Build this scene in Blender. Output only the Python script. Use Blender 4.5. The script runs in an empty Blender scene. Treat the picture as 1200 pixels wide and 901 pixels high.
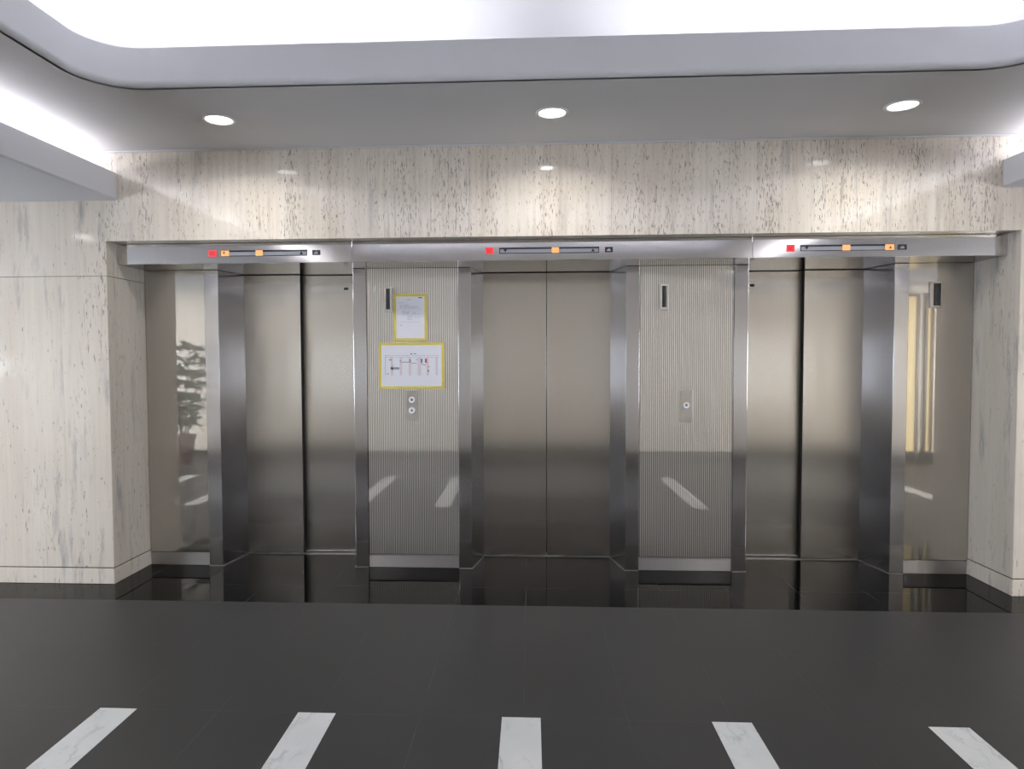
import bpy, bmesh, math, random
from mathutils import Vector, Matrix
random.seed(7)
C = bpy.context.scene.collection
PI = math.pi

# ------------------------------------------------------------------ measured planes (metres)
YD, YP, YS, YH = 5.3685, 5.0417, 4.5859, 4.7102      # doors, steel panels, stone face, header face
ZS, ZB, ZC = 2.2814, 2.4272, 3.0465                  # header underside, stone underside, ceiling
XL, XR = -2.964, 3.2075                              # recess ends
YF = -0.62                                           # wall behind the camera
YPOL = 4.285                                         # edge of the polished granite
WX0, WX1 = -8.2, 8.4                                 # far ends of the lobby

# ------------------------------------------------------------------ material helpers
def new_mat(name):
    m = bpy.data.materials.new(name); m.use_nodes = True
    nt = m.node_tree; nt.nodes.clear()
    out = nt.nodes.new('ShaderNodeOutputMaterial')
    b = nt.nodes.new('ShaderNodeBsdfPrincipled')
    nt.links.new(b.outputs[0], out.inputs[0])
    return m, nt, b, out
def N(nt, t, **kw):
    n = nt.nodes.new(t)
    for k, v in kw.items(): setattr(n, k, v)
    return n
def simple(name, col, rough=0.5, metal=0.0, spec=0.5, noise=0.0, nscale=40):
    m, nt, b, out = new_mat(name)
    b.inputs['Base Color'].default_value = (*col, 1)
    b.inputs['Roughness'].default_value = rough
    b.inputs['Metallic'].default_value = metal
    b.inputs['Specular IOR Level'].default_value = spec
    if noise:
        tc = N(nt, 'ShaderNodeTexCoord'); no = N(nt, 'ShaderNodeTexNoise')
        no.inputs['Scale'].default_value = nscale; no.inputs['Detail'].default_value = 4
        nt.links.new(tc.outputs['Object'], no.inputs['Vector'])
        hs = N(nt, 'ShaderNodeMix', data_type='RGBA')
        hs.inputs[6].default_value = (*[c*(1-noise) for c in col], 1)
        hs.inputs[7].default_value = (*[min(1, c*(1+noise)) for c in col], 1)
        nt.links.new(no.outputs[0], hs.inputs[0]); nt.links.new(hs.outputs[2], b.inputs['Base Color'])
    return m
def emit(name, col, strength):
    m, nt, b, out = new_mat(name)
    b.inputs['Base Color'].default_value = (*[c*.5 for c in col], 1)
    b.inputs['Emission Color'].default_value = (*col, 1)
    b.inputs['Emission Strength'].default_value = strength
    return m
def mapped(nt, scale, src=None, kind='Object'):
    if src is None:
        tc = N(nt, 'ShaderNodeTexCoord'); src = tc.outputs[kind]
    mp = N(nt, 'ShaderNodeMapping'); mp.inputs['Scale'].default_value = scale
    nt.links.new(src, mp.inputs['Vector']); return mp.outputs[0]
def noise(nt, vec, scale=1, detail=2, rough=.5):
    n = N(nt, 'ShaderNodeTexNoise'); n.inputs['Scale'].default_value = scale
    n.inputs['Detail'].default_value = detail; n.inputs['Roughness'].default_value = rough
    nt.links.new(vec, n.inputs['Vector']); return n.outputs[0]
def ramp(nt, fac, a, b_, c0=(0,0,0,1), c1=(1,1,1,1)):
    r = N(nt, 'ShaderNodeValToRGB'); e = r.color_ramp.elements
    e[0].position = a; e[1].position = b_; e[0].color = c0; e[1].color = c1
    nt.links.new(fac, r.inputs[0]); return r.outputs[0]
def mixc(nt, fac, a, b_, bt='MIX'):
    m = N(nt, 'ShaderNodeMix', data_type='RGBA', blend_type=bt)
    for sock, v in ((0, fac), (6, a), (7, b_)):
        if isinstance(v, (tuple, float, int)):
            m.inputs[sock].default_value = v if not isinstance(v, tuple) else (*v, 1)[:4]
        else: nt.links.new(v, m.inputs[sock])
    return m.outputs[2]
def mathn(nt, op, a, b_=None):
    m = N(nt, 'ShaderNodeMath', operation=op)
    for i, v in enumerate((a, b_)):
        if v is None: continue
        if isinstance(v, (int, float)): m.inputs[i].default_value = v
        else: nt.links.new(v, m.inputs[i])
    return m.outputs[0]

def travertine(name, pits=1.0, veins=0.5, tint=(1, 1, 1), rough=.09, grain=1.0, psc=1.0):
    m, nt, b, out = new_mat(name)
    tc = N(nt, 'ShaderNodeTexCoord'); o = tc.outputs['Object']
    # slabs laid with vertical grain; every slab has its own cut
    sx = N(nt, 'ShaderNodeSeparateXYZ'); nt.links.new(o, sx.inputs[0])
    sid = mathn(nt, 'FLOOR', mathn(nt, 'DIVIDE', mathn(nt, 'ADD', sx.outputs[0], 0.42), 0.96))
    wn = N(nt, 'ShaderNodeTexWhiteNoise', noise_dimensions='1D'); nt.links.new(sid, wn.inputs['W'])
    off = N(nt, 'ShaderNodeCombineXYZ'); nt.links.new(mathn(nt, 'MULTIPLY', wn.outputs[0], 7.0), off.inputs[2])
    va = N(nt, 'ShaderNodeVectorMath', operation='ADD'); nt.links.new(o, va.inputs[0]); nt.links.new(off.outputs[0], va.inputs[1])
    o2 = va.outputs[0]
    broad = noise(nt, mapped(nt, (5, 5, .35), o2), 1, 3)
    c = mixc(nt, ramp(nt, broad, .3, .7), tuple(.74*t*k for t, k in zip(tint, (1, .915, .80))), tuple(.84*t*k for t, k in zip(tint, (1, .935, .85))))
    fine = noise(nt, mapped(nt, (38, 38, 1.3), o2), 1, 4, .6)
    c = mixc(nt, 1.0, c, ramp(nt, fine, .30, .58, tuple(1-(1-q)*grain for q in (.88, .862, .835))+(1,), (1, 1, 1, 1)), 'MULTIPLY')
    c = mixc(nt, 1.0, c, ramp(nt, wn.outputs[0], 0, 1, (.95, .95, .955, 1), (1, 1, 1, 1)), 'MULTIPLY')
    # short dark pits in vertical bands
    band = noise(nt, mapped(nt, (6.5, 6.5, .7), o2), 1, 2)
    pn = noise(nt, mapped(nt, (125*psc, 125*psc, 24*psc), o2), 1, 3.5, .6)
    lim = mathn(nt, 'ADD', mathn(nt, 'MULTIPLY', band, .30), mathn(nt, 'ADD', pn, -.15 + .055*(pits-1)))
    pm = ramp(nt, lim, .625, .675)
    c = mixc(nt, mathn(nt, 'MULTIPLY', pm, .82), c, (.19, .16, .14))
    # hair-thin vertical cracks
    cn = noise(nt, mapped(nt, (48, 48, 2.4), o2), 1, 3, .6)
    cm = mathn(nt, 'MULTIPLY', ramp(nt, cn, .60, .66), ramp(nt, band, .44, .56))
    c = mixc(nt, mathn(nt, 'MULTIPLY', cm, .5*min(1, pits)), c, (.27, .24, .22))
    # grey clouded veins
    vn = noise(nt, mapped(nt, (13, 13, 1.9), o2), 1, 6, .68)
    vm = ramp(nt, vn, .555, .74)
    c = mixc(nt, mathn(nt, 'MULTIPLY', vm, veins), c, (.30, .295, .30))
    # hairline butt joints between slabs
    fr = mathn(nt, 'FRACT', mathn(nt, 'DIVIDE', mathn(nt, 'ADD', sx.outputs[0], 0.42), 0.96))
    jl = mathn(nt, 'LESS_THAN', fr, .003)
    c = mixc(nt, mathn(nt, 'MULTIPLY', jl, .30), c, (.35, .32, .28))
    nt.links.new(c, b.inputs['Base Color'])
    b.inputs['Roughness'].default_value = rough
    nt.links.new(mathn(nt, 'ADD', mathn(nt, 'MULTIPLY', pm, .4), rough), b.inputs['Roughness'])
    bp = N(nt, 'ShaderNodeBump'); bp.inputs['Strength'].default_value = .25; bp.inputs['Distance'].default_value = .003
    inv = mathn(nt, 'SUBTRACT', 1.0, pm); nt.links.new(inv, bp.inputs['Height']); nt.links.new(bp.outputs[0], b.inputs['Normal'])
    return m

def granite(name, col, rough, joint=.3, spec=.5, rvar=.05, y0=2.93, dy=.69):
    m, nt, b, out = new_mat(name)
    tc = N(nt, 'ShaderNodeTexCoord'); o = tc.outputs['Object']
    sx = N(nt, 'ShaderNodeSeparateXYZ'); nt.links.new(o, sx.inputs[0])
    n1 = noise(nt, mapped(nt, (1.6, 1.6, 1.6), o), 1, 4, .6)
    n2 = noise(nt, mapped(nt, (220, 220, 220), o), 1, 2)
    c = mixc(nt, ramp(nt, n1, .25, .75), tuple(x*.86 for x in col), tuple(x*1.14 for x in col))
    c = mixc(nt, ramp(nt, n2, .62, .80), c, tuple(x*1.7 for x in col))
    def line(axis, o0, d, w):
        t = mathn(nt, 'DIVIDE', mathn(nt, 'ADD', sx.outputs[axis], -o0 + 40*d), d)
        return mathn(nt, 'LESS_THAN', mathn(nt, 'FRACT', t), w/d)
    ln = mathn(nt, 'MAXIMUM', line(0, -.0365, .4625, .0035), line(1, y0, dy, .0035))
    wear = noise(nt, mapped(nt, (3, 3, 3), o), 1, 3)
    ln = mathn(nt, 'MULTIPLY', ln, ramp(nt, wear, .38, .68))
    c = mixc(nt, mathn(nt, 'MULTIPLY', ln, joint), c, (.42, .41, .40))
    nt.links.new(c, b.inputs['Base Color'])
    nt.links.new(mathn(nt, 'ADD', mathn(nt, 'MULTIPLY', n1, rvar), rough), b.inputs['Roughness'])
    b.inputs['Specular IOR Level'].default_value = spec
    return m

def steel(name, col, rough, aniso=0.0, haze=0.0, haze_rough=.5, smudge=.04, wave=0.0, grain=0):
    """Brushed stainless steel: vertical grain, reflections smeared sideways."""
    m, nt, b, out = new_mat(name)
    tc = N(nt, 'ShaderNodeTexCoord'); o = tc.outputs['Object']
    n1 = noise(nt, mapped(nt, (2.2, 2.2, 1.4), o), 1, 4, .6)
    gr = noise(nt, mapped(nt, (420, 420, 3), o), 1, 2)
    c = mixc(nt, ramp(nt, gr, .3, .7), tuple(x*.965 for x in col), tuple(min(1, x*1.03) for x in col))
    nt.links.new(c, b.inputs['Base Color'])
    b.inputs['Metallic'].default_value = 1
    nt.links.new(mathn(nt, 'ADD', mathn(nt, 'MULTIPLY', n1, smudge), rough - smudge*.5), b.inputs['Roughness'])
    b.inputs['Anisotropic'].default_value = aniso
    if aniso:
        cx = N(nt, 'ShaderNodeCombineXYZ'); cx.inputs[grain].default_value = 1.0
        b.inputs['Anisotropic Rotation'].default_value = 0.0
        nt.links.new(cx.outputs[0], b.inputs['Tangent'])
    nrm = None
    if wave:
        w = noise(nt, mapped(nt, (1.1, 1.1, .5), o), 1, 1)
        bp = N(nt, 'ShaderNodeBump'); bp.inputs['Strength'].default_value = 1; bp.inputs['Distance'].default_value = wave
        nt.links.new(w, bp.inputs['Height']); nrm = bp.outputs[0]; nt.links.new(nrm, b.inputs['Normal'])
    if haze:
        g = N(nt, 'ShaderNodeBsdfPrincipled'); g.inputs['Metallic'].default_value = 1
        nt.links.new(c, g.inputs['Base Color']); g.inputs['Roughness'].default_value = haze_rough
        mx = N(nt, 'ShaderNodeMixShader'); mx.inputs[0].default_value = haze
        nt.links.new(b.outputs[0], mx.inputs[1]); nt.links.new(g.outputs[0], mx.inputs[2])
        nt.links.new(mx.outputs[0], out.inputs[0])
    return m

def marble(name):
    m, nt, b, out = new_mat(name)
    tc = N(nt, 'ShaderNodeTexCoord'); o = tc.outputs['Object']
    w = noise(nt, mapped(nt, (3, 3, 3), o), 1, 5, .6)
    vm = ramp(nt, mathn(nt, 'ABSOLUTE', mathn(nt, 'SUBTRACT', noise(nt, mapped(nt, (7, 3.5, 5), o), 1, 5, .6), .5)), 0, .035, (1, 1, 1, 1), (0, 0, 0, 1))
    vm = mathn(nt, 'MULTIPLY', vm, ramp(nt, noise(nt, mapped(nt, (4, 4, 4), o, ), 1.3, 2), .45, .65))
    c = mixc(nt, ramp(nt, w, .3, .7), (.60, .62, .61), (.70, .70, .70))
    c = mixc(nt, mathn(nt, 'MULTIPLY', vm, .55), c, (.30, .33, .33))
    nt.links.new(c, b.inputs['Base Color']); b.inputs['Roughness'].default_value = .35
    return m

M = dict(
    stone=travertine('travertine_pitted', 1.5, .5, tint=(.97, .955, .935), rough=.055),
    pier=travertine('travertine_filled', .62, .8, tint=(.90, .882, .855), rough=.10, grain=.55, psc=.62),
    backstone=travertine('travertine_rear', .5, .4, rough=.3),
    grout=simple('dark_grout', (.05, .045, .04), .9),
    honed=granite('honed_black_granite', (.038, .037, .0365), .42, .11, .40),
    polished=granite('polished_black_granite', (.004, .004, .004), .012, .22, .09, .02, 4.62, .9),
    marble=marble('white_marble'),
    plaster=simple('white_plaster', (.63, .63, .66), .75, 0, .3, .015, 9),
    ceilpaint=simple('ceiling_paint', (.68, .67, .675), .8, 0, .25, .015, 9),
    flute=steel('fluted_steel', (.58, .557, .52), .025, 0, .26, .42, .02, 0),
    groove=steel('groove_steel', (.58, .557, .52), .42, 0, 0, .42, .02, 0),
    door=steel('brushed_door_steel', (.61, .583, .542), .235, 1.0, .05, .45, .02, 0),
    jamb=steel('jamb_steel', (.50, .49, .495), .20, 1.0, .0, .4, .02),
    header=steel('header_steel', (.68, .66, .65), .10, 0, .02, .4, .03),
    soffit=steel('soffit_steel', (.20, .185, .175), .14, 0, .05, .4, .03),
    shaded_jamb=steel('shaded_jamb_steel', (.36, .36, .385), .17, 1.0, .0, .4, .02),  # jamb steel with the reveals' shade and bluish cast put into the colour
    kick=steel('kick_plate_steel', (.60, .585, .585), .42, 1.0, .0, .4, .03, 0, 2),
    plate=steel('plate_steel', (.62, .59, .555), .3, 0, .5, .5, .03),
    edge=simple('aluminium_edge', (.72, .72, .72), .35, 1),
    black=simple('black_void', (.006, .006, .006), .6),
    rubber=simple('dark_rubber', (.02, .02, .02), .7),
    slot=simple('smoked_glass', (.035, .036, .045), .12, 0, .6),
    lens=simple('dark_lens', (.028, .03, .032), .25, 0, .6),
    slotglass=simple('grey_acrylic', (.50, .51, .56), .3, 0, .5),
    orange=emit('orange_lamp', (1.0, .40, .15), .55),
    red=emit('red_lamp', (1.0, .06, .075), .40),
    redmark=simple('red_mark', (.45, .01, .02), .6),
    mark=simple('dark_mark', (.02, .012, .01), .6),
    brownmark=simple('brown_mark', (.30, .07, .02), .6),
    greymark=simple('grey_mark', (.40, .41, .45), .5),
    paper=simple('white_paper', (.76, .77, .84), .7, 0, .3),
    yellow=simple('yellow_tape', (.72, .60, .11), .45, 0, .5, .10, 30),
    ink=simple('ink', (.10, .10, .14), .8), inklight=simple('pale_ink', (.42, .43, .50), .8),
    pink=simple('pink_ink', (.70, .61, .655), .8), inkgrey=simple('grey_ink', (.27, .28, .30), .8),
    blue=simple('blue_ink', (.06, .13, .42), .7), redink=simple('red_ink', (.55, .03, .05), .7),
    ring=simple('white_ring', (.75, .75, .76), .4),
    button=simple('white_button', (.90, .92, .95), .25, 0, .6),
    lamp=emit('lamp_glow', (1.0, .98, .96), 3),
    daylight=emit('daylit_glass', (.80, .88, 1.0), 11.0), fillday=emit('fill_glow_glass', (.88, .93, 1.0), 9.0),
    bright=emit('bright_lit_glass', (.92, .96, 1.0), 5.0), amber=emit('amber_lit_glass', (1.0, .60, .35), 2.0),
    warmlit=emit('warm_lit_glass', (1.0, .80, .40), .40),
    bluegrey=simple('grey_paint', (.45, .45, .46), .6, 0, .4, .03, 5),
    frame=simple('bronze_frame', (.10, .09, .08), .4, .6),
    terracotta=simple('brown_pot', (.16, .085, .07), .5, 0, .5, .15, 12),
    leaf=simple('leaf_green', (.035, .085, .035), .45, 0, .5, .35, 14),
    bark=simple('plant_stem', (.13, .10, .06), .8), soil=simple('potting_soil', (.04, .03, .02), .95),
)

# ------------------------------------------------------------------ mesh helpers
def mesh_obj(name, bm, mat, parent=None, smooth=False, bevel=0, seg=2):
    me = bpy.data.meshes.new(name); bm.normal_update(); bm.to_mesh(me); bm.free()
    for mm in (mat if isinstance(mat, (list, tuple)) else [mat]): me.materials.append(M[mm])
    if smooth:
        for p in me.polygons: p.use_smooth = True
    o = bpy.data.objects.new(name, me); C.objects.link(o)
    if parent is not None:
        o.parent = parent
        o.matrix_parent_inverse = Matrix.Translation(-Vector(parent.location))
    if bevel:
        b = o.modifiers.new('edge', 'BEVEL'); b.width = bevel; b.segments = seg; b.limit_method = 'ANGLE'; b.angle_limit = .6
        b.harden_normals = False
    return o
def box(bm, x0, x1, y0, y1, z0, z1, mi=0):
    v = [bm.verts.new((x, y, z)) for z in (z0, z1) for y in (y0, y1) for x in (x0, x1)]
    for f in ((0, 2, 3, 1), (4, 5, 7, 6), (0, 1, 5, 4), (2, 6, 7, 3), (0, 4, 6, 2), (1, 3, 7, 5)):
        bm.faces.new([v[i] for i in f]).material_index = mi
def prism(bm, pts, z0, z1, mi=0):
    """pts: plan polygon (x, y), counter-clockwise."""
    lo = [bm.verts.new((x, y, z0)) for x, y in pts]; hi = [bm.verts.new((x, y, z1)) for x, y in pts]
    bm.faces.new(lo[::-1]).material_index = mi; bm.faces.new(hi).material_index = mi
    for i in range(len(pts)):
        j = (i+1) % len(pts); bm.faces.new((lo[i], lo[j], hi[j], hi[i])).material_index = mi
def front_poly(bm, pts, y0, y1, mi=0):
    """pts: polygon (x, z) seen from -Y, counter-clockwise from the viewer; thickness from y0 (front) to y1."""
    a = [bm.verts.new((x, y0, z)) for x, z in pts]; b = [bm.verts.new((x, y1, z)) for x, z in pts]
    bm.faces.new(a).material_index = mi; bm.faces.new(b[::-1]).material_index = mi
    for i in range(len(pts)):
        j = (i+1) % len(pts); bm.faces.new((a[j], a[i], b[i], b[j])).material_index = mi
def lathe_y(bm, x, z, prof, seg=40, mi=0):
    """prof: list of (radius, y), turned about an axis along Y through (x, z)."""
    rings = []
    for r, y in prof:
        rings.append([bm.verts.new((x, y, z))] if r == 0 else
                     [bm.verts.new((x + r*math.cos(2*PI*k/seg), y, z + r*math.sin(2*PI*k/seg))) for k in range(seg)])
    _rings(bm, rings, seg, mi)
def lathe_z(bm, x, y, prof, seg=48, mi=0):
    rings = []
    for r, z in prof:
        rings.append([bm.verts.new((x, y, z))] if r == 0 else
                     [bm.verts.new((x + r*math.cos(2*PI*k/seg), y + r*math.sin(2*PI*k/seg), z)) for k in range(seg)])
    _rings(bm, rings, seg, mi)
def _rings(bm, rings, seg, mi):
    for a, b in zip(rings, rings[1:]):
        for k in range(seg):
            l = (k+1) % seg
            q = [a[0]] if len(a) == 1 else [a[k], a[l]]
            q += [b[0]] if len(b) == 1 else [b[l], b[k]]
            if len(q) > 2: bm.faces.new(q).material_index = mi
    bmesh.ops.recalc_face_normals(bm, faces=bm.faces[:])
def B(): return bmesh.new()
def boxes(name, lst, mat, parent=None, bevel=0, seg=2):
    bm = B()
    for b in lst: box(bm, *b)
    return mesh_obj(name, bm, mat, parent, bevel=bevel, seg=seg)
def structure(o): o['kind'] = 'structure'; return o
def tag(o, label, cat, group=None):
    o['label'] = label; o['category'] = cat; o['kind'] = 'thing'
    if group: o['group'] = group
    return o
def thing(name, loc, label, cat, group=None):
    o = bpy.data.objects.new(name, None); C.objects.link(o); o.location = loc; o.empty_display_size = .1
    return tag(o, label, cat, group)

# ------------------------------------------------------------------ floor
structure(boxes('floor', [(WX0-.2, WX1+.2, YF-.3, YPOL, -.08, 0)], 'honed'))
structure(boxes('floor', [(WX0-.2, WX1+.2, YPOL, 5.75, -.08, 0)], 'polished'))

strip_names = {-2: 'white marble strip in the dark floor, leftmost of the five in the foreground',
               -1: 'white marble strip in the dark floor, second of five from the left',
               0: 'white marble strip in the dark floor, middle one in front of the centre elevator',
               1: 'white marble strip in the dark floor, second of five from the right',
               2: 'white marble strip in the dark floor, rightmost of the five in the foreground',
               -3: 'white marble floor strip just outside the frame, left of the five in the foreground',
               -4: 'white marble floor strip mirrored low in the leftmost steel wall panel, the nearer one',
               -5: 'white marble floor strip mirrored in the leftmost steel wall panel, above the nearer one',
               3: 'white marble floor strip just outside the frame, right of the five in the foreground',
               4: 'white marble floor strip out on the right, second beyond the frame',
               5: 'white marble floor strip mirrored in the rightmost steel wall panel'}
for k in range(-5, 6):
    x = -.044 + .9235*k
    o = boxes('marble_floor_strip', [(x-.086, x+.086, 1.08, 2.932, 0.0, .0012)], 'marble')
    tag(o, strip_names[k], 'floor strip', 'marble strips inlaid in the floor')

# ------------------------------------------------------------------ elevator-side wall (travertine)
bm = B()
box(bm, XL, XR, YS, YH-.002, ZB, ZC+.03)                      # stone lintel over the header
box(bm, XL, XR, YH-.002, 5.75, ZB+.03, ZC+.03)
structure(mesh_obj('wall_back', bm, 'stone'))
structure(boxes('wall_back', [(WX0, XL, YS, 5.75, .119, ZB-.2425)], 'pier', bevel=.004))
structure(boxes('wall_back', [(WX0, XL, YS, 5.75, ZB-.2405, ZC+.03)], 'pier', bevel=.0015))
structure(boxes('wall_back', [(XR, WX1, YS, 5.75, .119, ZC+.03)], 'pier', bevel=.004))
structure(boxes('wall_back', [(WX0, XL-.006, YS+.006, 5.7, 0.0, ZB), (XR+.006, WX1, YS+.006, 5.7, 0.0, ZB),
                              (XL, XR, 5.56, 5.75, 0, ZB+.03)], 'grout'))
structure(boxes('baseboard_left', [(WX0, XL, YS, 5.3, 0.001, .1125)], 'pier', bevel=.003))
structure(boxes('baseboard_right', [(XR, WX1, YS, 5.3, 0.001, .1125)], 'pier', bevel=.003))

# thin white bead where the ceiling meets the stone
structure(boxes('trim_1', [(-3.5, 3.7, YS-.014, YS, ZC-.012, ZC)], 'plaster', bevel=.003))

# ------------------------------------------------------------------ other walls
structure(boxes('wall_front', [(WX0, WX1, YF-.2, YF, .0, 3.1)], 'backstone'))
structure(boxes('baseboard_front', [(WX0, WX1, YF, YF+.02, 0, .12)], 'grout'))
structure(boxes('wall_left', [(WX0-.2, WX0, YF-.2, .1, 0, 3.1), (WX0-.2, WX0, 3.9, 5.75, 0, 3.1),
                              (WX0-.2, WX0, .1, 3.9, 2.05, 3.1), (WX0-.2, WX0, .1, 3.9, 0, .7)], 'bluegrey'))
structure(boxes('wall_right', [(WX1, WX1+.2, YF-.2, .1, 0, 3.1), (WX1, WX1+.2, 3.9, 5.75, 0, 3.1),
                               (WX1, WX1+.2, .1, 3.9, 2.05, 3.1), (WX1, WX1+.2, .1, 3.9, 0, .7)], 'bluegrey'))
def window_x(name, x, y0, y1, z0, z1, n, mat):
    bm = B(); t = .035
    for i in range(n+1):
        y = y0 + (y1-y0)*i/n; box(bm, x-.05, x+.05, y-t, y+t, z0, z1)
    for z in (z0, z1): box(bm, x-.045, x+.045, y0, y1, z-t, z+t)
    w = structure(mesh_obj(name, bm, 'frame'))
    structure(boxes('pane', [(x-.006, x+.006, y0, y1, z0, z1)], mat, w))
    return w
window_x('window_1', WX0-.1, .1, 3.9, .7, 2.05, 4, 'daylight')
window_x('fill_window', WX1+.1, .1, 3.9, .7, 2.05, 4, 'fillday')  # unseen glowing window, added to light the right side
def window_y(name, x0, x1, z0, z1, mat, bars=()):
    bm = B(); y = YF
    for a in (x0, x1): box(bm, a-.02, a+.02, y, y+.035, z0-.02, z1+.02)
    for z in (z0, z1, *bars): box(bm, x0, x1, y, y+.033, z-.018, z+.018)
    w = structure(mesh_obj(name, bm, 'frame'))
    structure(boxes('pane', [(x0, x1, y+.002, y+.012, z0, z1)], mat, w))
    return w
window_y('window_3', 5.79, 5.97, .12, 2.55, 'warmlit')
window_y('window_4', 6.09, 6.19, .12, 2.55, 'warmlit')
window_y('window_5', -4.60, -3.30, 1.43, 1.475, 'bright')
window_y('window_6', -4.60, -4.00, 1.99, 2.03, 'amber')
window_y('window_7', -8.15, -7.78, 1.36, 1.62, 'bright', (1.5,))

# ------------------------------------------------------------------ ceiling with a rounded coffer and cove lighting
CX0, CX1, CY0, CY1, CR = -2.295, 2.495, .05, 3.521, .24
def rrect(off, seg=14):
    """coffer outline pushed outwards by off"""
    x0, x1, y0, y1, r = CX0-off, CX1+off, CY0-off, CY1+off, CR+off
    pts = []
    for cx, cy, a0 in ((x1-r, y1-r, 0), (x0+r, y1-r, 90), (x0+r, y0+r, 180), (x1-r, y0+r, 270)):
        for k in range(seg+1):
            a = math.radians(a0 + 90*k/seg); pts.append((cx + r*math.cos(a), cy + r*math.sin(a)))
    return pts
def ring_slab(bm, inner, outer, z0, z1):
    """horizontal slab between an inner loop and an outer rectangle"""
    for z, flip in ((z0, True), (z1, False)):
        vi = [bm.verts.new((x, y, z)) for x, y in inner]; vo = [bm.verts.new((x, y, z)) for x, y in outer]
        ed = [bm.edges.new((l[i], l[(i+1) % len(l)])) for l in (vi, vo) for i in range(len(l))]
        r = bmesh.ops.triangle_fill(bm, edges=ed, use_beauty=True, normal=(0, 0, -1 if flip else 1))
bm = B()
LC0, LC1 = -3.62, 3.82
ring_slab(bm, rrect(.028), [(LC0, YF), (LC1, YF), (LC1, YS+.02), (LC0, YS+.02)], ZC, ZC+.03)
structure(mesh_obj('ceiling', bm, 'ceilpaint'))
# upstand lip round the coffer, rounded below
def sweep(bm, prof, closed=True):
    loops = []
    for off, z in prof: loops.append([bm.verts.new((x, y, z)) for x, y in rrect(off)])
    n = len(loops[0])
    for a, b in zip(loops, loops[1:]):
        for k in range(n):
            l = (k+1) % n; bm.faces.new((a[k], a[l], b[l], b[k]))
    bmesh.ops.recalc_face_normals(bm, faces=bm.faces[:])
prof = [(.045, ZC+.03), (.045, 3.249), (.006, 3.249), (0, 3.243)]
prof += [(0, ZC+.032)] + [(.03-.03*math.cos(t), ZC+.032-.032*math.sin(t)) for t in [PI/12*k for k in range(1, 7)]]
prof += [(.045, ZC), (.045, ZC+.03)]
bm = B(); sweep(bm, prof)
o = structure(mesh_obj('trim_2', bm, 'plaster', smooth=True))
md = o.modifiers.new('n', 'WEIGHTED_NORMAL'); md.keep_sharp = True
# upper coffer
# upper coffer: a shallow vault, its foot behind the cove lamps, curving into a flat middle
vault = [(.62, ZC+.03), (.62, 3.16)] + [(.62-.62*(1-math.cos(PI/2*k/12)), 3.16+.50*math.sin(PI/2*k/12)) for k in range(1, 13)]
bm = B()
loops = [[bm.verts.new((x, y, z)) for x, y in rrect(o_)] for o_, z in vault]
n = len(loops[0])
for a, b in zip(loops, loops[1:]):
    for k in range(n):
        l = (k+1) % n; bm.faces.new((a[k], a[l], b[l], b[k]))
bm.faces.new(loops[-1][::-1])
bmesh.ops.recalc_face_normals(bm, faces=bm.faces[:]); bmesh.ops.reverse_faces(bm, faces=bm.faces[:])
o = structure(mesh_obj('ceiling', bm, 'plaster'))
for p in o.data.polygons: p.use_smooth = len(p.vertices) == 4
# side soffits with their own cove troughs
def soffit(name, s, x, z0, z1, xe):
    """s=-1 left, +1 right; x = inner face"""
    bm = B()
    def pt(a): return x + s*a
    P = [(0, z0+.012), (.012, z0), (abs(xe-x), z0), (abs(xe-x), z0+.05), (.05, z0+.05), (.05, z1), (.004, z1), (0, z1-.004)]
    rings = [[bm.verts.new((pt(a), y, z)) for a, z in P] for y in (YF, YS-.001)]
    n = len(P)
    for k in range(n):
        l = (k+1) % n; bm.faces.new((rings[0][k], rings[0][l], rings[1][l], rings[1][k]))
    bm.faces.new(rings[0]); bm.faces.new(rings[1][::-1])
    bmesh.ops.recalc_face_normals(bm, faces=bm.faces[:])
    structure(mesh_obj(name, bm, 'plaster', bevel=.004))
soffit('trim_3', -1, -2.877, 2.708, 2.897, WX0)
soffit('trim_4', 1, 3.079, 2.704, 2.885, WX1)
structure(boxes('trim_5', [(LC0-.05, LC0, YF, YS, 2.755, ZC+.03), (LC1, LC1+.05, YF, YS, 2.755, ZC+.03)], 'plaster'))

# ------------------------------------------------------------------ recessed downlights
for x, lab in ((-1.876, 'round recessed ceiling downlight above the left elevator'), (.128, 'round recessed ceiling downlight above the centre elevator'),
               (2.135, 'round recessed ceiling downlight above the right elevator')):
    y = 4.02
    t = thing('recessed_downlight', (x, y, ZC), lab, 'ceiling light', 'downlights over the elevators')
    bm = B(); lathe_z(bm, x, y, [(.078, ZC-.001), (.096, ZC-.001), (.098, ZC-.004), (.094, ZC-.008), (.082, ZC-.009), (.078, ZC-.006), (.078, ZC-.001)])
    mesh_obj('trim_ring', bm, 'ring', t, smooth=True)
    bm = B(); lathe_z(bm, x, y, [(0, ZC-.0065), (.05, ZC-.006), (.0775, ZC-.002), (.0775, ZC-.0005), (0, ZC-.0005)])
    mesh_obj('lamp_lens', bm, 'lamp', t, smooth=True)
    L = bpy.data.lights.new('downlight_beam', 'AREA'); L.shape = 'DISK'; L.size = .085; L.energy = 3.7; L.spread = math.radians(150); L.color = (1, .97, .92)
    lo = bpy.data.objects.new('downlight_beam', L); C.objects.link(lo); lo.location = (x, y, ZC-.0072)

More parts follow.
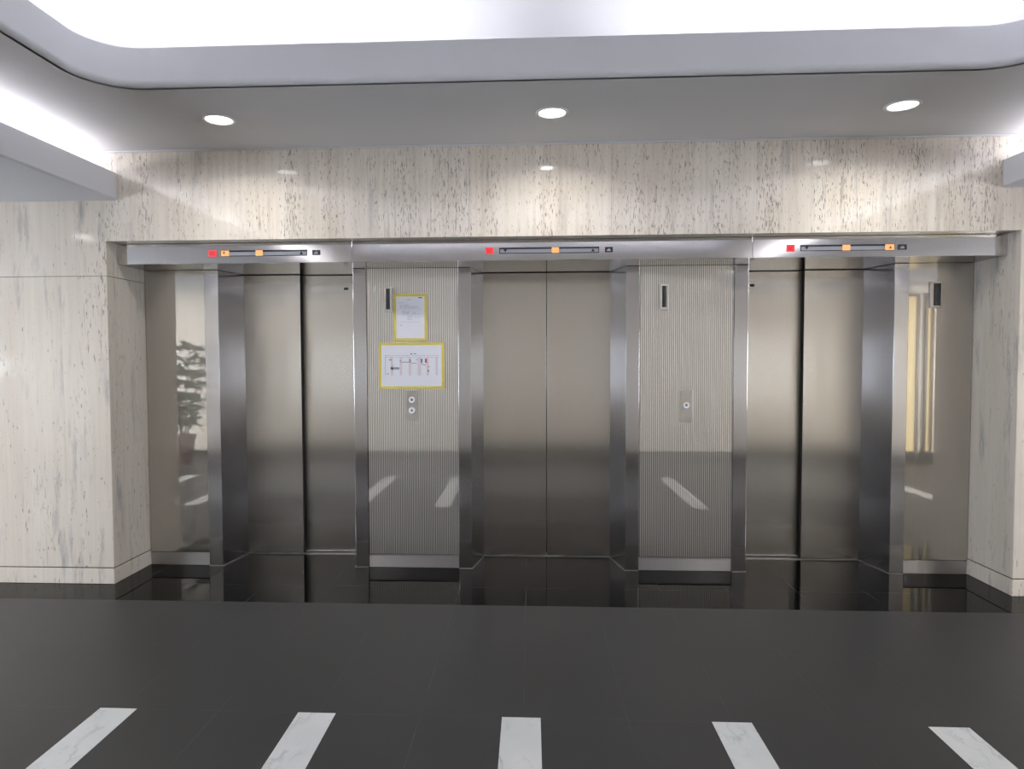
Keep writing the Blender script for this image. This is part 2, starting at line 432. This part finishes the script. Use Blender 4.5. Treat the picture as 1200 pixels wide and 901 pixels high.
# ------------------------------------------------------------------ cove lamps (inside the troughs)
def strip_light(x, y, z, lx, ly, energy, col=(.95, .955, 1.0), tilt=(0, 0)):
    L = bpy.data.lights.new('cove_lamp', 'AREA'); L.shape = 'RECTANGLE'; L.size = lx; L.size_y = ly; L.energy = energy; L.color = col
    o = bpy.data.objects.new('cove_lamp', L); C.objects.link(o); o.location = (x, y, z)
    o.rotation_euler = (PI + tilt[0], tilt[1], 0)
    return o
ZT = 3.12
K = 1.0
for x0, x1 in ((-2.25, -.16), (.36, 2.45)):
    strip_light((x0+x1)/2, 3.72, ZT, x1-x0, .06, 4.4*K)
    strip_light((x0+x1)/2, -.15, ZT, x1-x0, .06, 12*K)
for y0, y1 in ((.3, 1.7), (2.0, 3.4)):
    strip_light(-2.49, (y0+y1)/2, ZT, .06, y1-y0, 5.8*K)
    strip_light(2.69, (y0+y1)/2, ZT, .06, y1-y0, 5.8*K)
for y0, y1 in ((-.4, 1.2), (1.4, 2.9), (3.1, 4.45)):
    strip_light(-3.14, (y0+y1)/2, 2.85, .05, y1-y0, 5.5*K)
    strip_light(3.34, (y0+y1)/2, 2.85, .05, y1-y0, 5.5*K)

# lamp mirrored in left pier, its right twin, then unseen lamps added as fill
for x, y, z, en in ((-4.03, 3.27, 2.705, .6), (4.25, 3.27, 2.705, .6), (-6.8, 1.4, 2.705, 30), (7.0, 1.4, 2.705, 30), (-6.8, 2.6, 2.705, 30), (7.0, 2.6, 2.705, 30)):
    L = bpy.data.lights.new('lobby_and_fill_lamp', 'AREA'); L.shape = 'DISK'; L.size = .16; L.energy = en; L.color = (1, .96, .90)
    o = bpy.data.objects.new('lobby_and_fill_lamp', L); C.objects.link(o); o.location = (x, y, z-.004)

# ------------------------------------------------------------------ header over the three elevators
HS = [XL-.029, -1.261, 1.520, XR+.022]
head_labels = ['long steel header panel over the left elevator, up to the first seam', 'long steel header panel over the centre elevator, between the two seams',
               'long steel header panel over the right elevator, past the second seam']
for i in range(3):
    x0, x1 = max(HS[i], XL+.001), min(HS[i+1], XR-.001)
    t = thing('header_panel', ((x0+x1)/2, YH, ZS), head_labels[i], 'steel panel', 'steel header panels over the elevators')
    boxes('face_plate', [(x0+.001, x1-.001, YH, YH+.03, ZS, ZB-.001)], 'header', t, bevel=.002)
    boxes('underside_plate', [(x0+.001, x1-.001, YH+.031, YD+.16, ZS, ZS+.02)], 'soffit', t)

# ------------------------------------------------------------------ elevators
def jamb(name, xf, xo, xd, parent):
    """xf: opening edge at the front, xo: outer edge of the face, xd: opening edge at the doors"""
    pts = [(xo, YP-.006), (xf, YP-.006), (xd, YD+.10), (xo, YD+.10)]
    # slope up to the door plane only, then straight
    k = (YD - YP)
    pts = [(xo, YP-.006), (xf, YP-.006), (xd, YD-.002), (xd, YD+.10), (xo, YD+.10)]
    if xo > xf: pts = pts[::-1]
    bm = B(); prism(bm, pts, .004, ZS-.001)
    bmesh.ops.recalc_face_normals(bm, faces=bm.faces[:])
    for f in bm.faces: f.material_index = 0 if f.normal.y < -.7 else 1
    o = mesh_obj(name, bm, ('jamb', 'shaded_jamb'), parent, bevel=.0025)
    bm = B(); pts2 = [(xo, YP-.010), (xf + (.004 if xo < xf else -.004), YP-.010), (xd + (.004 if xo < xd else -.004), YD-.004), (xd, YD-.002), (xf, YP-.006), (xo, YP-.006)]
    if xo > xf: pts2 = pts2[::-1]
    prism(bm, pts2, 0.0, .003); bmesh.ops.recalc_face_normals(bm, faces=bm.faces[:])
    e = mesh_obj('bottom_edge', bm, 'edge', o)
    return o
def leaf(x0, x1, y, parent, hole=None, edge=None):
    o = boxes('door_panel', [(x0, x1, y, y+.032, .011, ZS-.004)], 'door', parent, bevel=.002)
    def sub(c): return c
    if hole is not None:
        sub(boxes('key_hole', [(hole-.02, hole+.016, y-.0015, y+.002, 2.160, 2.180)], 'black', o, bevel=.002))
    if edge is not None:
        sub(boxes('rubber_edge', [(edge[0], edge[1], y+.001, y+.03, .011, ZS-.004)], 'rubber', o))
    return o
def sill(x0, x1, parent, bright=None):
    o = boxes('door_sill', [(x0, x1, YD-.006, YD+.012, 0, .004), (x0, x1, YD+.017, YD+.04, 0, .004), (x0, x1, YD+.045, YD+.12, 0, .004)], 'edge', parent)
    return o

e = thing('elevator', (-1.863, YD, 0), 'left elevator with a two-leaf sliding steel door, beside the pair of posted notices', 'elevator', 'steel elevators in the wall')
leaf(-2.328, -1.862, YD, e, None, (-1.862, -1.853)); leaf(-1.90, -1.392, YD+.05, e, -1.497)
jamb('door_jamb', -2.384, -2.490, -2.3248, e); jamb('door_jamb', -1.342, -1.242, -1.402, e); sill(-2.33, -1.39, e)
e = thing('elevator', (.128, YD, 0), 'centre elevator with a centre-parting steel door, between the two wide wall panels', 'elevator', 'steel elevators in the wall')
leaf(-.384, .1235, YD, e, None, None); leaf(.1285, .636, YD, e)
jamb('door_jamb', -.447, -.545, -.3793, e); jamb('door_jamb', .707, .807, .6311, e); sill(-.39, .64, e)
e = thing('elevator', (2.12, YD, 0), 'right elevator with a two-leaf sliding steel door, nearest the right stone pier', 'elevator', 'steel elevators in the wall')
leaf(2.133, 2.585, YD, e, None, (2.124, 2.133)); leaf(1.652, 2.17, YD+.05, e, 1.748)
jamb('door_jamb', 1.599, 1.4985, 1.662, e); jamb('door_jamb', 2.644, 2.744, 2.581, e); sill(1.65, 2.59, e)

# ------------------------------------------------------------------ fluted wall panels between the elevators
def fluted(x0, x1, label, deep=1.0):
    xm = (x0+x1)/2
    t = thing('fluted_wall_panel', (xm, YP, 0), label, 'wall panel', 'fluted steel wall panels')
    n = max(1, round((x1-x0-.006)/.0142)); p = (x1-x0-.006)/n
    prof = []
    for i in range(n):
        a = x0+.003 + i*p
        prof += [(a, 0), (a+p-.0030, 0), (a+p-.00225, .00042*deep), (a+p-.0015, .00057*deep), (a+p-.00075, .00042*deep)]
    prof.append((x1-.003, 0))
    bm = B()
    z0, z1 = .106, ZS-.002
    lo = [bm.verts.new((x, YP+d, z0)) for x, d in prof]; hi = [bm.verts.new((x, YP+d, z1)) for x, d in prof]
    for i in range(len(prof)-1): bm.faces.new((lo[i], lo[i+1], hi[i+1], hi[i])).material_index = 0 if i % 5 == 0 or deep < 1 else 1
    bl = [bm.verts.new((x, YP+.012, z0)) for x in (x0+.003, x1-.003)]; bh = [bm.verts.new((x, YP+.012, z1)) for x in (x0+.003, x1-.003)]
    bm.faces.new([*lo[::-1], bl[0], bl[1]]); bm.faces.new([*hi, bh[1], bh[0]])
    bm.faces.new((bl[1], bl[0], bh[0], bh[1])); bm.faces.new((lo[0], hi[0], bh[0], bl[0])); bm.faces.new((lo[-1], bl[1], bh[1], hi[-1]))
    bmesh.ops.recalc_face_normals(bm, faces=bm.faces[:])
    mesh_obj('fluted_sheet', bm, ('flute', 'groove'), t)
    boxes('backing', [(x0+.002, x1-.002, YP+.0135, YP+.05, .002, ZS-.003)], 'black', t)
    boxes('kick_plate', [(x0+.003, x1-.003, YP+.006, YP+.013, .001, .100)], 'kick', t, bevel=.001)
    return t
fluted(-1.242, -.545, 'wide fluted steel wall panel carrying the two notices and two call buttons')
fluted(.807, 1.4985, 'wide fluted steel wall panel with a single call button, between centre and right elevators')
fluted(XL+.001, -2.490, 'narrow fluted steel wall panel between left stone pier and left elevator', .12)
fluted(2.744, XR-.001, 'narrow fluted steel wall panel with a lantern slot, beside the right stone pier', .12)

# ------------------------------------------------------------------ hall lanterns
def lantern(x0, x1, z0, z1, lx0, lx1, lz0, lz1, label):
    t = thing('hall_lantern', ((x0+x1)/2, YP, z0), label, 'hall lantern', 'dark slot lanterns on the steel panels')
    d = .014
    boxes('frame', [(x0, lx0, YP-d, YP-.0003, z0, z1), (lx1, x1, YP-d, YP-.0003, z0, z1), (lx0, lx1, YP-d, YP-.0003, z0, lz0), (lx0, lx1, YP-d, YP-.0003, lz1, z1)], 'plate', t, bevel=.001)
    w = lx1-lx0
    bm = B(); prism(bm, [(lx0, YP-.0004), (lx0, YP-.006), (lx0+w*.3, YP-.008), (lx0+w*.35, YP-.012), (lx0+w*.75, YP-.013), (lx0+w*.95, YP-.010), (lx1, YP-.006), (lx1, YP-.0004)][::-1], lz0, lz1)
    bmesh.ops.recalc_face_normals(bm, faces=bm.faces[:])
    mesh_obj('lens', bm, 'lens', t)
lantern(-1.098, -1.043, 1.955, 2.138, -1.088, -1.058, 1.972, 2.126, 'slim dark hall lantern slot beside the upper notice')
lantern(.955, 1.016, 1.955, 2.144, .970, 1.003, 1.974, 2.131, 'slim dark hall lantern slot high on the panel left of the right elevator')
lantern(2.890, 2.972, 1.958, 2.142, 2.914, 2.966, 1.972, 2.132, 'dark hall lantern slot on the narrow panel by the right stone pier')

# ------------------------------------------------------------------ call buttons
def call_panel(x0, x1, z0, z1, buttons, label):
    t = thing('call_button_panel', ((x0+x1)/2, YP, z0), label, 'call button panel', None)
    boxes('plate', [(x0, x1, YP-.0035, YP-.0003, z0, z1)], 'plate', t, bevel=.001)
    for bx, bz in buttons:
        bm = B(); lathe_y(bm, bx, bz, [(.0, YP-.006), (.012, YP-.006), (.0125, YP-.013), (.019, YP-.0145), (.0235, YP-.012), (.0245, YP-.0036), (0, YP-.0036)])
        b = mesh_obj('button', bm, 'button', t, smooth=True)
        bm = B(); lathe_y(bm, bx, bz+.001, [(0, YP-.0105), (.007, YP-.0105), (.0095, YP-.0085), (.0095, YP-.0055), (0, YP-.0055)], 24)
        s = mesh_obj('centre', bm, 'inkgrey', b, smooth=True)
call_panel(-.943, -.858, 1.132, 1.358, [(-.900, 1.288), (-.900, 1.207)], 'call plate with two round white buttons under the lower notice')
call_panel(1.113, 1.199, 1.121, 1.364, [(1.154, 1.246)], 'call plate with one round white button between centre and right elevators')

# ------------------------------------------------------------------ position indicators on the header
def indicator(xr, xs, zs, lamps, xd, z, label):
    """xr red lamp span, xs scale slot span, lamps: list of (x0, x1, arrow)"""
    t = thing('position_indicator', ((xs[0]+xs[1])/2, YH, z), label, 'floor indicator', 'elevator position indicators on the header')
    def sub(o, p): return o
    h = .021
    f = .005
    s = boxes('scale_window', [(xs[0], xs[1], YH-.0025, YH-.0003, z-h, z-h+f), (xs[0], xs[1], YH-.004, YH-.0003, z+h-.012, z+h),
                           (xs[0], xs[0]+f, YH-.0025, YH-.0003, z-h+f, z+h-f), (xs[1]-f, xs[1], YH-.0025, YH-.0003, z-h+f, z+h-f)], 'slot', t)
    sub(boxes('glass', [(xs[0]+f, xs[1]-f, YH-.0015, YH-.0003, z-h+f, z+h-.012)], 'slotglass', s), s)
    for dirn, xc in ((-1, xs[0]+.042), (1, xs[1]-.042)):
        if any(abs((a+b)/2 - xc) < .05 and arr for a, b, arr in lamps): continue
        bm = B(); w = .013
        pts = [(xc-w, z+.010), (xc, z-.012), (xc+w, z+.010)] if dirn < 0 else [(xc-w, z-.012), (xc+w, z-.012), (xc, z+.010)]
        front_poly(bm, pts, YH-.0030, YH-.0016); sub(mesh_obj('arrow', bm, 'mark', s), s)
    bm = B(); box(bm, xr[0], xr[1], YH-.005, YH-.0003, z-.022, z+.024)
    r = mesh_obj('red_lamp', bm, 'red', t, bevel=.003); r['label'] = 'glowing red lamp'
    # the two dark letters on the red lamp
    w = xr[1]-xr[0]; a = xr[0]+w*.24; bb = xr[0]+w*.56; lw = w*.22; y0, y1 = YH-.0056, YH-.0049; zl, zh = z-.009, z+.012; k = .0035
    sub(boxes('letters', [(a, a+k, y0, y1, zl, zh), (a+lw-k, a+lw, y0, y1, zl, zh), (a, a+lw, y0, y1, zl-k, zl),
                          (bb, bb+k, y0, y1, zl, zh), (bb, bb+lw, y0, y1, zh-k, zh), (bb, bb+lw, y0, y1, zl-k, zl)], 'redmark', r), r)
    for x0, x1, arr in lamps:
        l = boxes('orange_lamp', [(x0, x1, YH-.006, YH-.0045, z-.019, z+.019)], 'orange', t, bevel=.002); l['label'] = 'glowing orange lamp'
        if arr:
            bm = B(); xc = (x0+x1)/2 + (.004 if arr > 0 else -.008); w2 = .011
            pts = [(xc-w2, z+.010), (xc, z-.008), (xc+w2, z+.010)] if arr < 0 else [(xc-w2, z-.010), (xc+w2, z-.010), (xc, z+.009)]
            front_poly(bm, pts, YH-.0068, YH-.0058); sub(mesh_obj('arrow', bm, 'brownmark', l), l)
    d = boxes('side_window', [(xd[0], xd[1], YH-.003, YH-.0003, z-.018, z+.018)], 'slot', t, bevel=.001)
    w = xd[1]-xd[0]; xm = (xd[0]+xd[1])/2
    sub(boxes('mark', [(xm-w*.26, xm+w*.22, YH-.0036, YH-.0028, z-.010, z-.001), (xm-.006, xm+.008, YH-.0036, YH-.0028, z-.001, z+.006)], 'greymark', d), d)
indicator((-2.292, -2.234), (-2.204, -1.578), 0, [(-2.199, -2.141, -1), (-1.948, -1.897, 0)], (-1.542, -1.484), 2.352,
          'position indicator over the left elevator with two orange lamps at its left')
indicator((-.314, -.257), (-.218, .474), 0, [(.147, .197, 0)], (.515, .568), 2.350, 'position indicator over the centre elevator with one orange lamp lit')
indicator((1.747, 1.801), (1.840, 2.465), 0, [(2.119, 2.171, 0), (2.402, 2.461, 1)], (2.487, 2.546), 2.345,
          'position indicator over the right elevator with an orange arrow lamp at its right end')

# ------------------------------------------------------------------ notices
def notice(x0, x1, z0, z1, tape, label, tilt=0):
    t = thing('posted_notice', ((x0+x1)/2, YP, z0), label, 'notice', None)
    y0, y1 = YP-.0022, YP-.0008
    boxes('yellow_border', [(x0, x1, y0, y1, z0, z0+tape), (x0, x1, y0, y1, z1-tape, z1), (x0, x0+tape, y0, y1, z0+tape, z1-tape), (x1-tape, x1, y0, y1, z0+tape, z1-tape)], 'yellow', t)
    boxes('paper_sheet', [(x0+tape, x1-tape, YP-.0017, YP-.0009, z0+tape, z1-tape)], 'paper', t)
    return t
def ink(t, name, lst, mat, x0, x1, z0, z1):
    """rectangles in fractions of the sheet, measured from its top left"""
    W, H = x1-x0, z1-z0
    boxes(name, [(x0+a*W, x0+b*W, YP-.0024, YP-.00175, z1-d*H, z1-c*H) for a, b, c, d in lst], mat, t)
nx = (-1.033, -.780, 1.735, 2.087); t = notice(*nx, .019, 'upright white notice with yellow border, the upper of the two')
s = (nx[0]+.019, nx[1]-.019, nx[2]+.019, nx[3]-.019)
rnd = random.Random(3)
def text_line(a, b, c, h=.010, wmin=.012, wmax=.05):
    out = []; x = a
    while x < b:
        w = rnd.uniform(wmin, wmax); out.append((x, min(x+w, b), c, c+h)); x += w + rnd.uniform(.008, .018)
    return out
L1 = text_line(.40, .55, .065, .018) + text_line(.10, .26, .145, .012)
for c in (.20, .225, .25, .275): L1 += text_line(.14, .24, c)
for c in (.205, .232, .258): L1 += text_line(.27, .78 if c > .22 else .45, c)
L1 += text_line(.27, .9, .285, .006) + text_line(.45, .9, .335, .006)
for c in (.335, .365, .395, .425): L1 += text_line(.23, .29, c)
for c in (.36, .39, .415): L1 += text_line(.33, .47, c)
L1 += text_line(.56, .70, .39) + text_line(.55, .85, .415, .008)
for c in (.465, .495, .525, .55): L1 += text_line(.40, .58, c)
L1 += text_line(.62, .84, .505, .008) + text_line(.13, .82, .605, .009) + text_line(.14, .22, .68, .02)
for lo_, hi_ in ((0, .1), (.1, .19), (.19, .30), (.30, .45), (.45, .58), (.58, .65), (.65, .8)):
    for a_, b_ in ((0, .305), (.305, 1)):
        blk = [q for q in L1 if lo_ <= q[2] < hi_ and a_ <= q[0] < b_]
        if blk: ink(t, 'printed_text', blk, 'inklight', *s)
ink(t, 'printed_heading', [(.79, .92, .018, .042)], 'ink', *s)
nx = (-1.148, -.652, 1.372, 1.721); t = notice(*nx, .019, 'wide white chart notice with yellow border, below the upright one')
s = (nx[0]+.019, nx[1]-.019, nx[2]+.019, nx[3]-.019)
for a, w in ((.155, .034), (.303, .038), (.452, .040), (.602, .055), (.748, .036), (.900, .036)):
    ink(t, 'chart_column', [(a, a+w, .285, .735)], 'pink', *s)
L2 = text_line(.06, .97, .245, .012, .01, .03) + text_line(.06, .97, .29, .010, .012, .05)
L2 += [(.06, .068, .25, .74), (.09, .12, .68, .71)]
ink(t, 'chart_text', L2, 'inklight', *s)
for q in [(.305, .48, .405, .418), (.49, .585, .432, .442), (.47, .49, .36, .415), (.13, .17, .345, .37), (.305, .33, .37, .385), (.455, .48, .35, .37),
                       (.575, .60, .35, .365), (.485, .51, .20, .225), (.535, .58, .20, .215), (.66, .70, .458, .47), (.70, .735, .475, .487), (.765, .80, .52, .532), (.77, .79, .60, .65)]:
    ink(t, 'chart_mark', [q], 'ink', *s)
ink(t, 'chart_grey_bar', [(.148, .295, .535, .590)], 'inkgrey', *s)
fl = (.655, .752, .328, .432)
ink(t, 'flag_blue', [(fl[0], fl[0]+.025, fl[2], fl[3])], 'blue', *s)
ink(t, 'flag_red', [(fl[1]-.027, fl[1], fl[2], fl[3])], 'redink', *s)

# ------------------------------------------------------------------ potted plant, far left (mirrored in the left panel)
px, py = -5.28, .12
t = thing('potted_plant', (px, py, 0), 'tall leafy plant in a brown tapered pot, mirrored in the leftmost steel panel', 'plant')
bm = B(); lathe_z(bm, px, py, [(0, 0), (.10, 0), (.105, .01), (.15, .40), (.165, .41), (.165, .45), (.15, .45), (.145, .41), (0, .41)]); mesh_obj('pot', bm, 'terracotta', t, smooth=True)
bm = B(); lathe_z(bm, px, py, [(0, .425), (.08, .422), (.144, .414), (.144, .41), (0, .411)], 24); mesh_obj('soil', bm, 'soil', t)
bm = B(); bl = B(); r2 = random.Random(11)
def tube(bm, a, b, r0, r1, seg=6):
    d = (b-a).normalized(); u = d.orthogonal().normalized(); w = d.cross(u)
    ra, rb = [[bm.verts.new(p + (u*math.cos(2*PI*k/seg) + w*math.sin(2*PI*k/seg))*r) for k in range(seg)] for p, r in ((a, r0), (b, r1))]
    for k in range(seg): bm.faces.new((ra[k], ra[(k+1) % seg], rb[(k+1) % seg], rb[k]))
for sidx in range(7):
    a0 = 2*PI*sidx/7; p = Vector((px + .04*math.cos(a0), py + .04*math.sin(a0), .42)); d = Vector((math.cos(a0)*.16, math.sin(a0)*.16, 1))
    for j in range(7):
        q = p + d.normalized()*r2.uniform(.16, .23); tube(bm, p, q, .012-.001*j, .011-.001*j)
        for _ in range(6):
            ang = r2.uniform(0, 2*PI); ld = Vector((math.cos(ang), math.sin(ang), r2.uniform(-.2, .7))).normalized(); ll = r2.uniform(.16, .30)
            sd = ld.cross(Vector((0, 0, 1))).normalized()*ll*.24; up = Vector((0, 0, 1))
            base = q; mid = q + ld*ll*.5 + up*.02; tip = q + ld*ll - up*.03
            vs = [bl.verts.new(v) for v in (base, base + ld*ll*.25 + sd*.8, mid + sd, mid + ld*ll*.25 + sd*.6, tip, mid + ld*ll*.25 - sd*.6, mid - sd, base + ld*ll*.25 - sd*.8, mid - up*.012)]
            for i in range(8): bl.faces.new((vs[i], vs[(i+1) % 8], vs[8]))
        p = q; d += Vector((math.cos(a0)*r2.uniform(-.05, .12), math.sin(a0)*r2.uniform(-.05, .12), 0))
mesh_obj('stems', bm, 'bark', t)
lf = mesh_obj('foliage', bl, 'leaf', t, smooth=True)
so = lf.modifiers.new('thickness', 'SOLIDIFY'); so.thickness = .002

# ------------------------------------------------------------------ world, camera, view
w = bpy.data.worlds.new('world'); bpy.context.scene.world = w; w.use_nodes = True
w.node_tree.nodes['Background'].inputs[0].default_value = (.75, .85, 1, 1); w.node_tree.nodes['Background'].inputs[1].default_value = .3

F, PITCH, YAW, ROLL, PPX = 786.4121, .0389, .049, .0032, 583.3923
cam = bpy.data.cameras.new('camera'); co = bpy.data.objects.new('camera', cam); C.objects.link(co)
cam.sensor_fit = 'HORIZONTAL'; cam.sensor_width = 36; cam.lens = F/1200*36; cam.clip_start = .02
cam.shift_x = (600 - PPX)/1200
fw = Vector((-math.sin(YAW)*math.cos(PITCH), math.cos(YAW)*math.cos(PITCH), -math.sin(PITCH)))
rt = Vector((math.cos(YAW), math.sin(YAW), 0)); up = rt.cross(fw)
c, s_ = math.cos(ROLL), math.sin(ROLL)
rt2, up2 = rt*c - up*s_, up*c + rt*s_
co.matrix_world = Matrix(((rt2.x, up2.x, -fw.x, 0), (rt2.y, up2.y, -fw.y, 0), (rt2.z, up2.z, -fw.z, 1.6), (0, 0, 0, 1)))
sc = bpy.context.scene; sc.camera = co
sc.view_settings.view_transform = 'Standard'; sc.view_settings.look = 'None'; sc.view_settings.gamma = 1
sc.view_settings.use_curve_mapping = False; sc.view_settings.exposure = 1.06
sc.cycles.use_denoising = True
sc.cycles.denoiser = 'OPENIMAGEDENOISE'
sc.cycles.denoising_prefilter = 'ACCURATE'
sc.cycles.denoising_input_passes = 'RGB_ALBEDO_NORMAL'
sc.cycles.max_bounces = 14; sc.cycles.diffuse_bounces = 6; sc.cycles.glossy_bounces = 8
sc.cycles.sample_clamp_indirect = 5
sc.cycles.use_adaptive_sampling = False
sc.cycles.caustics_reflective = False
sc.cycles.caustics_refractive = False
